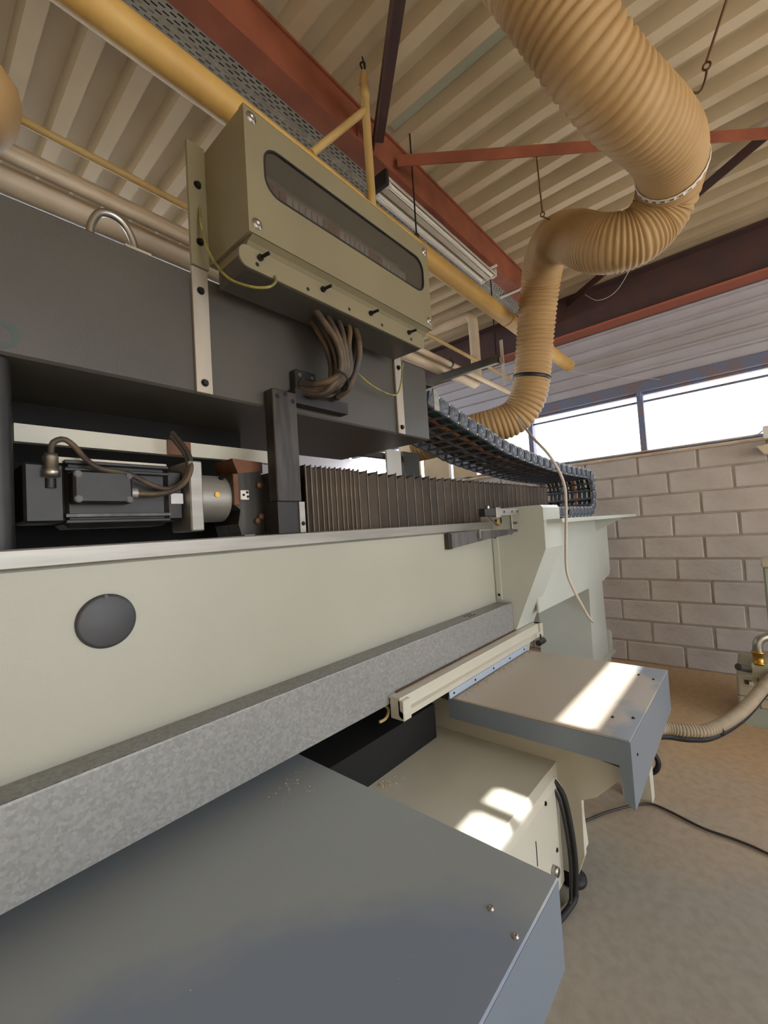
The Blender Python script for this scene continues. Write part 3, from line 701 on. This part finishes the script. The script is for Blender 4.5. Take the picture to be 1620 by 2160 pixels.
# ================================================================== GANTRY CARRIAGE
gc = thing('gantry_carriage', 'dark grey box carriage with steel legs riding over the beam', 'machine', (.9, 1.6, 1.41))
MB().box(-1.4, 1.922, 1.30, 2.0, 1.866, 2.26, .007).build('housing', M_gantry, gc)
for x0, x1, zt in ((.631,.684,2.275),(1.638,1.691,2.275)):
    b_ = MB().box(x0, x1, 1.288, 1.299, 1.868, zt, .001).build('support_bar', M_bar, gc)
    for z in (1.90, 2.20): bolt(((x0+x1)/2,1.288,z), (0,-1,0), .009, .010, M_dkbolt, b_)
lgp = MB().box(.880, .985, 1.245, 1.297, 1.520, 1.922, .003).build('leg_plate', M_blackm, gc)
for x, z in ((.90,1.895),(.935,1.91),(.967,1.888)): MB().cyl((x,1.2445,z), (x,1.2455,z), .009, n=14).build('bolt_hole', M_dark, lgp)
MB().box(.885, .975, 1.255, 1.31, 1.408, 1.52).build('roller_block', M_black, gc)
ftb = MB().box(.975, 1.0, 1.25, 1.30, 1.408, 1.52).build('foot_block', M_alu, gc)
bolt((.989,1.25,1.44), (0,-1,0), .006, .006, M_dkbolt, ftb)
cl = MB().box(1.00, 1.10, 1.262, 1.298, 1.925, 2.025, .004).build('cable_clamp', M_black, gc)
MB().prism([(.985,1.888),(1.255,1.888),(1.255,1.935),(1.10,1.935),(1.08,1.945),(.985,1.945)], 1.250, 1.298, 'y').build('clamp_shelf', M_black, gc)
for x, z in ((1.02,2.005),(1.08,2.005)): MB().cyl((x,1.2615,z), (x,1.2625,z), .008, n=12).build('bolt_hole', M_chrome, cl)
MB().box(.22, 1.04, 1.5, 1.53, 1.702, 1.752).build('cream_bar', M_cream, gc)
MB().box(.62, .70, 1.494, 1.4995, 1.702, 1.752).build('rusty_patch', M_rust, gc)
MB().box(-1.2, .12, 1.32, 1.5, 1.41, 1.865).build('black_post', M_black, gc)
MB().cyl((.165,1.345,1.408), (.165,1.345,1.865), .03, n=18).build('guide_rod', M_black, gc)
MB().box(-1.2, 1.02, 1.70, 1.72, 1.41, 1.866).build('cavity_shade_plate', M_dark, gc)  # near-black sheet painted in for the shade of the motor cavity
MB().box(2.142, 2.292, 1.80, 1.815, 1.66, 1.93).build('rear_stay', M_white, gc)
MB().box(2.32, 2.50, 1.80, 1.88, 1.62, 1.93).build('rear_post', M_gantry, gc)
MB().box(1.30, 2.50, 1.84, 1.88, 1.875, 1.91).build('rear_arm', M_gantry, gc)
logo = [(.172+.034*math.cos(q), 1.913+.034*math.sin(q)) for q in [math.radians(-110+10*i) for i in range(21)]] + [(.172+.020*math.cos(q), 1.913+.020*math.sin(q)) for q in [math.radians(90-10*i) for i in range(21)]]
MB().prism(logo, 1.2992, 1.3002, 'y').build('faded_mark', mat('faded_green_mark', (62,76,70), .5), gc)
le = MB(); le.tube([(.372,1.34,2.262),(.374,1.34,2.30),(.395,1.34,2.345),(.43,1.34,2.358),(.462,1.34,2.342),(.482,1.34,2.30),(.484,1.34,2.262)], .011, 12, .008)
le.build('lifting_eye', M_chrome, gc)
MB().box(.45, .52, 1.31, 1.37, 2.262, 2.270).build('lifting_pad', M_bar, gc)
MB().box(1.92, 2.02, 1.50, 1.80, 2.02, 2.22).build('chain_anchor', M_gantry, gc)

# ================================================================== CONTROL BOX
eb = thing('control_box', 'beige-grey electrical enclosure with long smoked window on the carriage', 'enclosure', (1.16,1.17,2.29))
X0, X1, Y0, Y1, Z0, Z1 = .690, 1.625, 1.05, 1.285, 2.292, 2.678
bo = MB()
bo.prism([(X0,Z0),(X1,Z0),(X1,Z1),(X0,Z1)], Y1-.004, Y1, 'y')
bo.box(X0, X0+.003, Y0+.003, Y1-.004, Z0, Z1).box(X1-.003, X1, Y0+.003, Y1-.004, Z0, Z1).box(X0+.003, X1-.003, Y0+.003, Y1-.004, Z1-.003, Z1).box(X0+.003, X1-.003, Y0+.003, Y1-.004, Z0, Z0+.003)
bo.build('body', M_encl, eb)
bmobj(hole_plate([(X0,Z0),(X1,Z0),(X1,Z1),(X0,Z1)], [rrect(.752,1.583,2.442,2.600,.055)], Y0-.003, Y0+.003, 'y'), 'front_lid', M_encl, eb)
gk = bmobj(hole_plate(rrect(.752,1.583,2.442,2.600,.055), [rrect(.758,1.577,2.448,2.594,.050)], Y0-.0045, Y0+.004, 'y'), 'gasket', M_rubber, eb)
me = MB().prism(rrect(.7585,1.5765,2.4485,2.5935,.050), Y0+.001, Y0+.003, 'y').build('window_pane', M_smoke, eb)
inr = MB().box(.70, 1.61, 1.20, 1.21, 2.30, 2.66).build('back_plate', M_int, eb)
for j, z in enumerate((2.36, 2.45, 2.55)):  # made-up terminals; their red tone stands in for reflections on the pane
    for i in range(30):
        x = .74+i*.028
        MB().box(x, x+.022, 1.12+.01*j, 1.199, z-.028, z+.028).build('added_terminal', M_intr if (i//3+j) % 3 == 0 else M_int, inr)
MB().box(.71,1.60,1.085,1.105,2.47,2.485).build('added_wire_duct', M_intr, inr)
for x, z in ((.716,2.652),(.718,2.325),(1.600,2.648),(1.602,2.327)): screw((x,Y0-.003,z), (0,-1,0), .0115, M_chrome, eb)
for x0, x1 in ((.631,.689),(1.626,1.691)):
    mfl = MB().box(x0, x1, 1.283, 1.297, 2.278, 2.69, .001).build('mounting_flange', M_encl, eb)
    for z in (2.36, 2.55): bolt(((x0+x1)/2,1.283,z), (0,-1,0), .009, .010, M_dkbolt, mfl)
# top lip and side lug
MB().box(X0, X1, Y0-.006, Y0+.02, Z1+.001, Z1+.004).build('rain_lip', M_ypale, eb)
# chamfered lower skirt and gland plate with standing screws
MB().prism([(Y0,Z0-.001),(Y0+.20,Z0-.001),(Y0+.20,2.262),(Y0+.045,2.262),(Y0+.022,2.282)], X0+.012, X1-.012, 'x').build('lower_skirt', M_encl, eb)
gp = bmobj(hole_plate(rrect(.675,1.605,2.205,2.272,.030), [], 1.082, 1.088, 'y'), 'gland_plate', M_encl, eb)
for x in (.735, .93, 1.125, 1.31, 1.505): MB().cyl((x,1.0815,2.226),(x,1.0825,2.226), .0065, n=12).build('plate_hole', M_dark, gp)
for x in (.745, .996, 1.242, 1.488):
    MB().cyl((x,1.082,2.250), (x+.008,1.045,2.252), .0055, n=10).cyl((x,1.082,2.25),(x,1.074,2.25), .010, n=12).build('standing_screw', M_dkbolt, gp)
MB().box(.70, 1.585, 1.09, 1.25, 2.205, 2.261, .004).build('gland_box', M_gantry, eb)

# earth wires
o = MB().tube([(.662,1.278,2.47),(.656,1.262,2.40),(.662,1.23,2.30),(.684,1.17,2.205),(.725,1.11,2.165),(.765,1.072,2.163),(.790,1.068,2.19),(.795,1.078,2.212)], .0042, 8, .01).build('earth_wire', M_gy)
tag(o, 'green-yellow earth wire looping from the enclosure side to its gland plate', 'wire')
o = MB().tube([(1.27,1.27,2.135),(1.33,1.26,2.09),(1.42,1.25,2.045),(1.53,1.24,2.025),(1.60,1.25,2.05),(1.635,1.25,2.12),(1.64,1.24,2.205)], .0042, 8, .01).build('earth_wire', M_gy)
tag(o, 'slack earth wire hanging between cable bundle and far support bar', 'wire')

# cable bundle
cbn = thing('cable_bundle', 'thick sheaf of dusty cables bending from the enclosure into the clamp', 'cables', (1.12,1.2,2.2))
for i in range(15):
    t = i/14; row = i % 3
    x0 = 1.015+.24*t; ya = 1.12+.035*row
    if i < 11:
        pts = [(x0,ya+.05,2.24),(x0+.01,ya+.02,2.19),(1.075+.10*t,ya-.01,2.10),(1.10+.075*t,ya-.005,2.02),(1.085+.06*t,ya+.01,1.975-.02*row),(1.05+.03*t,ya+.06,1.955-.012*(i % 4)),(1.02,1.262,1.965-.010*(i % 4)+.008*row)]
    else:
        pts = [(x0,ya+.05,2.24),(x0,ya+.02,2.18),(1.19+.03*(t-.7),ya-.01,2.09),(1.175+.03*(t-.7),ya+.01,2.0),(1.165+.03*(t-.7),ya+.05,1.95),(1.16+.02*(t-.7),1.25,1.935)]
    MB().tube(pts, .0105 if i % 4 else .0125, 10, .012).build('cable', M_cabd if i % 3 != 1 else M_cab, cbn)
MB().tube([(1.07,1.11,1.99),(1.10,1.09,1.965),(1.13,1.13,1.935),(1.10,1.19,1.93)], .004, 6, .01).build('cable_tie', M_black, cbn)
MB().lathe((1.165,1.235,1.945),(.1,-.5,.35),[(.0,0),(.026,0),(.026,.03),(.02,.045),(0,.045)],16).build('connector', M_black, cbn)

# ================================================================== SERVO MOTOR AND GEARBOX
mo = thing('servo_motor', 'black servo motor with cable box and silver flange above the rail', 'motor', (.5,1.43,1.41))
MB().box(.215, .30, 1.365, 1.50, 1.470, 1.625, .006).build('rear_housing', M_black, mo)
bdm = MB(); bdm.box(.30, .566, 1.38, 1.50, 1.455, 1.645, .012)
for z in (1.472, 1.488, 1.612, 1.632): bdm.box(.30, .566, 1.362, 1.382, z-.005, z+.005, .002)
bdm.build('finned_body', M_black, mo)
MB().box(.30, .566, 1.359, 1.362, 1.484, 1.492).build('fin_edge', M_blackm, mo)
MB().box(.26, .566, 1.379, 1.40, 1.63, 1.646).build('fin_top', M_bar, mo)
jb = MB().box(.310, .450, 1.325, 1.379, 1.518, 1.606, .006).build('cable_box', M_black, mo)
for x, z in ((.32,1.595),(.44,1.595),(.32,1.529),(.44,1.529)): bolt((x,1.325,z), (0,-1,0), .007, .004, M_blackm, jb, False)
MB().cyl((.45,1.345,1.549), (.466,1.345,1.549), .016, n=14).build('cable_gland', M_alu, jb)
cn = MB().lathe((.270,1.352,1.588), (0,0,1), [(0,0),(.019,0),(.019,.018),(.016,.020),(.016,.05),(.013,.06),(0,.06)], 18).build('connector', M_chrome, mo)
MB().cyl((.27,1.365,1.585),(.27,1.365,1.56),.012,n=12).build('connector_base', M_black, cn)
MB().tube([(.27,1.352,1.648),(.274,1.35,1.675),(.297,1.35,1.688),(.32,1.35,1.672),(.345,1.34,1.635),(.375,1.33,1.612),(.44,1.33,1.602),(.51,1.34,1.572),(.56,1.35,1.565),(.60,1.355,1.585),(.625,1.36,1.625),(.628,1.38,1.68),(.60,1.42,1.75)], .0075, 10, .01).build('power_cable', M_cabd, mo)
MB().tube([(.466,1.345,1.549),(.52,1.34,1.548),(.57,1.345,1.560),(.61,1.35,1.59),(.632,1.355,1.635),(.632,1.375,1.69),(.605,1.42,1.76)], .0085, 10, .01).build('signal_cable', M_cabd, mo)
MB().box(.566, .62, 1.39, 1.49, 1.47, 1.63, .008).build('front_bell', M_black, mo)
MB().box(.580, .618, 1.3885, 1.390, 1.523, 1.556).build('rating_sticker', M_sticker, mo)
MB().box(.625, .668, 1.352, 1.50, 1.432, 1.66, .004).build('flange_plate', M_alu, mo)
gb = thing('gearbox', 'round steel gearbox with rusty casting beside the motor flange', 'gearbox', (.8,1.44,1.41))
MB().cyl((.668,1.445,1.545), (.775,1.445,1.545), .082, n=36).build('barrel', M_alu, gb)
MB().cyl((.72,1.367,1.552),(.72,1.358,1.552), .009, n=14).build('fill_plug', M_brass, gb)
MB().cyl((.755,1.40,1.61),(.755,1.385,1.62), .009, n=10).build('socket_screw', M_dkbolt, gb)
gcst = MB().prism([(.775,1.625),(.885,1.640),(.90,1.60),(.90,1.43),(.885,1.412),(.80,1.412),(.79,1.45),(.80,1.50),(.775,1.52)], 1.355, 1.52, 'y').build('casting', M_blackm, gb)
MB().box(.775, .795, 1.349, 1.356, 1.515, 1.625, .002).build('rusty_flange', M_rust, gcst)
MB().prism([(.80,1.63),(.90,1.635),(.90,1.675),(.78,1.68)], 1.36, 1.50, 'y').build('top_web', M_rust, gb)
wt = MB().box(.798, .830, 1.343, 1.355, 1.534, 1.568, .002).build('white_block', M_white, gb)
for x, z in ((.822,1.560),(.824,1.545),(.808,1.551)): bolt((x,1.343,z), (0,-1,0), .0035, .004, M_dkbolt, wt, False)
for x, z in ((.876,1.588),(.862,1.458),(.877,1.474)):
    MB().lathe((x,1.355,z),(0,-1,0),[(0,.014),(.010,.014),(.012,.010),(.012,0),(0,0)],14).build('plug', M_rust, gb)

# ================================================================== DRAG CHAIN
dc = thing('drag_chain', 'dark plastic drag chain looping from the carriage down to the shelf', 'cable chain', (3.2,1.4,1.40))
up = [(1.96,2.115),(2.05,2.090),(2.33,2.008),(2.52,1.962),(2.72,1.905),(3.13,1.842),(3.58,1.797),(4.03,1.780)]
path = catmull([Vector((x,0,z)) for x,z in up], 30)
R_ = .168
path += [Vector((4.03+R_*math.sin(t), 0, 1.780-R_+R_*math.cos(t))) for t in [PI*i/40 for i in range(1,41)]]
path += [Vector((4.03-.02*i,0,1.780-2*R_)) for i in range(1,72)]
PT = .094
node = resample(path, PT)
upn = 24
def ynear(i, x):
    if i < upn: return 1.32-.23*(max(x,1.97)-1.97)/2.06
    return 1.09
HL = .044
lm = MB()
# side plate lying in local X-Z, thickness along Y (0..-.02); local origin at link centre
poly = [(-.052,-.040),(-.03,-HL),(.045,-HL),(.050,-.03),(.050,.03),(.045,HL),(-.03,HL),(-.052,.040)]
lm.prism(poly, -.004, .014, 'y')
lm.lathe((-.006,-.004,0), (0,-1,0), [(0,.005),(.008,.005),(.009,.007),(.030,.007),(.034,.004),(.040,.004),(.041,0)], 24)
for a in range(3): lm.bar((-.006+.012*math.cos(a*2.1),-.0115,.012*math.sin(a*2.1)), (-.006+.029*math.cos(a*2.1),-.0115,.029*math.sin(a*2.1)), .005, .002)
link_me = lm.mesh('chain_link', M_chain)
pin_me = MB().box(-.006,.006,-.006,.001,-.006,.006,.002).mesh('bar_cap', M_white)
WD = .45
barm = MB().box(-.010,.010,.012,WD-.012,-.005,.005,.002).mesh('crossbar', M_bars)
for i in range(len(node)-1):
    a, b = node[i], node[i+1]; c = (a+b)/2; d = (b-a).normalized(); ang = -math.atan2(d.z, d.x)
    yv = ynear(i, c.x)
    for yy, far in ((yv, False), (yv+WD, True)):
        o = link('chain_link', link_me, dc, (c.x, yy, c.z)); o.rotation_euler = (0, ang, 0)
        if far: o.scale = (1,-1,1)
        if not far:
            for s_ in (-1, 1):
                nrm = Vector((-d.z,0,d.x)); p = c + d*.040 + nrm*(s_*.036)
                q = link('bar_cap', pin_me, dc, (p.x, yy-.005, p.z)); q.rotation_euler = (0, ang, 0)
    for s_ in (-1, 1):
        nrm = Vector((-d.z,0,d.x)); p = c + d*.03 + nrm*(s_*.036)
        o = link('crossbar', barm, dc, (p.x, yv, p.z)); o.rotation_euler = (0, ang, 0)
cols = [M_cab, mat('teal_cable',(44,86,84),.5), M_cab, mat('orange_cable',(170,110,60),.5), M_cab, M_cabd, mat('grey_cable',(110,112,116),.5), M_cab, M_cabd, M_cab]
for j in range(10):
    pts = []
    for i in range(0, len(node)):
        n0 = node[i]; pts.append((n0.x, ynear(min(i,len(node)-2), n0.x)+.045+j*.038+random.uniform(-.006,.006), n0.z+random.uniform(-.006,.006)))
    MB().tube(pts, .015 if j % 3 else .012, 8).build('cable', cols[j], dc)
MB().box(1.99, 2.04, 1.30, 1.316, 2.045, 2.17, .003).build('end_bracket', M_alu, dc)
MB().box(1.925, 2.0, 1.31, 1.76, 2.18, 2.185).build('end_plate', M_gantry, dc)
tb = MB().box(2.55, 2.72, .93, .99, 1.399, 1.455, .004).build('chain_clip', M_black); tag(tb, 'small black junction block on the shelf under the drag chain', 'block')
o = MB().tube([(2.72,.95,1.43),(2.80,.93,1.405),(2.95,.94,1.41),(3.02,.95,1.45)], .007, 8, .012).build('shelf_lead', M_cab); tag(o, 'black lead looping along the shelf from the junction block', 'cable')

# hanging white cable
o = MB().tube([(2.55,1.06,2.03),(2.40,.93,1.88),(2.36,.82,1.74),(2.42,.78,1.60),(2.415,.775,1.46),(2.36,.77,1.30),(2.33,.77,1.17),(2.325,.765,1.10),(2.38,.76,1.02),(2.48,.76,.93),(2.60,.76,.83),(2.68,.76,.785)], .0075, 10, .015).build('hanging_cable', M_cabw)
tag(o, 'stiff pale cable hanging in front of the end frame with a frayed tip', 'cable')

# ================================================================== RIGHT-HAND FLOOR UNITS
vp = thing('vacuum_pump', 'grey-green vacuum pump with brass elbow standing by the block wall', 'pump', (3.75,0,0))
MB().box(3.585, 4.15, -.40, .172, .118, .318, .012).build('body', M_pump, vp)
MB().prism([(3.62,.318),(4.05,.318),(4.0,.385),(3.66,.385)], -.30, .09, 'y').build('hood', M_pump, vp)
MB().box(3.60, 4.1, -.30, .15, .0, .118).build('plinth', M_tank, vp)
MB().box(3.580, 3.586, .060, .064, .12, .318).build('seam', M_gantry, vp)
MB().box(3.581, 3.586, -.40, .172, .185, .188).build('seam', M_gantry, vp)
for i in range(6): MB().box(3.579, 3.586, -.03, .045, .215+i*.015, .222+i*.015).build('vent_slot', M_dark, vp)
MB().box(3.582, 3.586, .095, .13, .265, .29).build('latch', M_blackm, vp); MB().box(3.580, 3.586, .088, .108, .262, .285).build('label_plate', M_white, vp)
MB().cyl((3.62,.105,.352), (3.55,.155,.378), .022, n=16).build('oil_knob', M_gantry, vp)
MB().lathe((3.68,.052,.375), (0,0,1), [(.03,0),(.034,.0),(.034,.012),(.03,.014),(.03,.07),(.034,.072),(.034,.085),(0,.085)], 20).build('brass_union', M_brass, vp)
MB().tube([(3.68,.052,.455),(3.68,.052,.50),(3.69,.035,.535),(3.71,.0,.55),(3.74,-.06,.55),(3.78,-.2,.55)], .026, 16, .012).build('elbow', M_chrome, vp)
tk = thing('filter_column', 'sage green upright cabinet edge beside the vacuum pump', 'cabinet', (3.75,-.2,.4))
MB().box(3.72, 4.1, -.45, -.012, .62, 1.00, .01).build('cabinet_body', M_tank, tk)
MB().box(3.70, 4.12, -.46, -.004, 1.00, 1.03, .008).build('top_flange', M_pump, tk)
MB().box(3.76, 3.80, -.40, -.25, .386, .62).build('post', M_tank, tk)
vh = thing('vacuum_hose', 'dusty grey ribbed hose with black underside curving from small table', 'hose', (2.9,.3,.2))
VP_ = [(2.35,.66,.32),(2.50,.53,.29),(2.66,.445,.262),(2.72,.345,.25),(2.80,.25,.255),(3.04,.135,.285),(3.40,.028,.335),(3.7,-.06,.36)]
ribbed('ribbed_hose', VP_, .032, .015, .0042, M_vhose, vh, 20)
MB().tube([(p[0]-.004,p[1],p[2]-.040) for p in VP_], .017, 12, .02).build('black_hose', M_rubber, vh)
MB().lathe((2.83,.236,.246), (.85,-.4,.1), [(.034,-.004),(.036,-.004),(.036,.004),(.034,.004)], 20).build('cable_tie', M_black, vh)
o = MB().tube([(2.52,.56,.20),(2.55,.49,.17),(2.55,.465,.12),(2.56,.50,.06),(2.60,.60,.03),(2.64,.80,.02)], .013, 12, .015).build('floor_pipe', M_rubber); tag(o, 'short black hose bend behind the leg of the dusty table', 'hose')
o = MB().tube([(1.95,.75,.009),(2.2,.62,.009),(2.354,.50,.009),(2.364,.426,.009),(2.314,.278,.009),(2.307,.165,.009),(2.286,.061,.009),(2.2,-.2,.009)], .0055, 8, .02).build('floor_cable', M_cab); tag(o, 'thin dark cable lying across the concrete floor', 'cable')

# wall lamp at the sill
wlp = thing('wall_lamp', 'small pale bulkhead lamp with bracket on the block wall under the window sill', 'lamp', (4.55,-.12,1.8))
MB().box(4.54, 4.598, -.20, -.095, 1.93, 2.03, .006).build('junction_box', M_white, wlp)
MB().prism([(-.055,1.86),(-.18,1.90),(-.18,1.80),(-.09,1.80)], 4.46, 4.58, 'x').build('shade', M_pale, wlp)
MB().box(4.50, 4.60, -.08, -.05, 1.862, 1.876).build('arm', M_white, wlp)
o = MB().tube([(4.575,1.4,1.972),(4.575,.6,1.972),(4.575,.0,1.972),(4.575,-.07,1.985),(4.57,-.1,2.0)], .006, 8, .03).build('sill_cable', M_cabw); tag(o, 'thin pale cable running along the window sill to the lamp', 'cable')

# cobweb strands near the braces
for i, (pts, lab) in enumerate((([(4.3,1.056,3.49),(4.2,.92,3.34),(4.05,.73,3.31),(3.9,.53,3.49)], 'slack cobweb strand under the dark brace near the wall beam'),
                  ([(4.46,1.29,2.86),(4.5,.95,2.72),(4.583,.55,2.60)], 'cobweb strand sagging from the yellow pipe end to the lintel'))):
    o = MB().tube(pts, .0022, 5, .03).build('cobweb', M_white); tag(o, lab, 'cobweb')
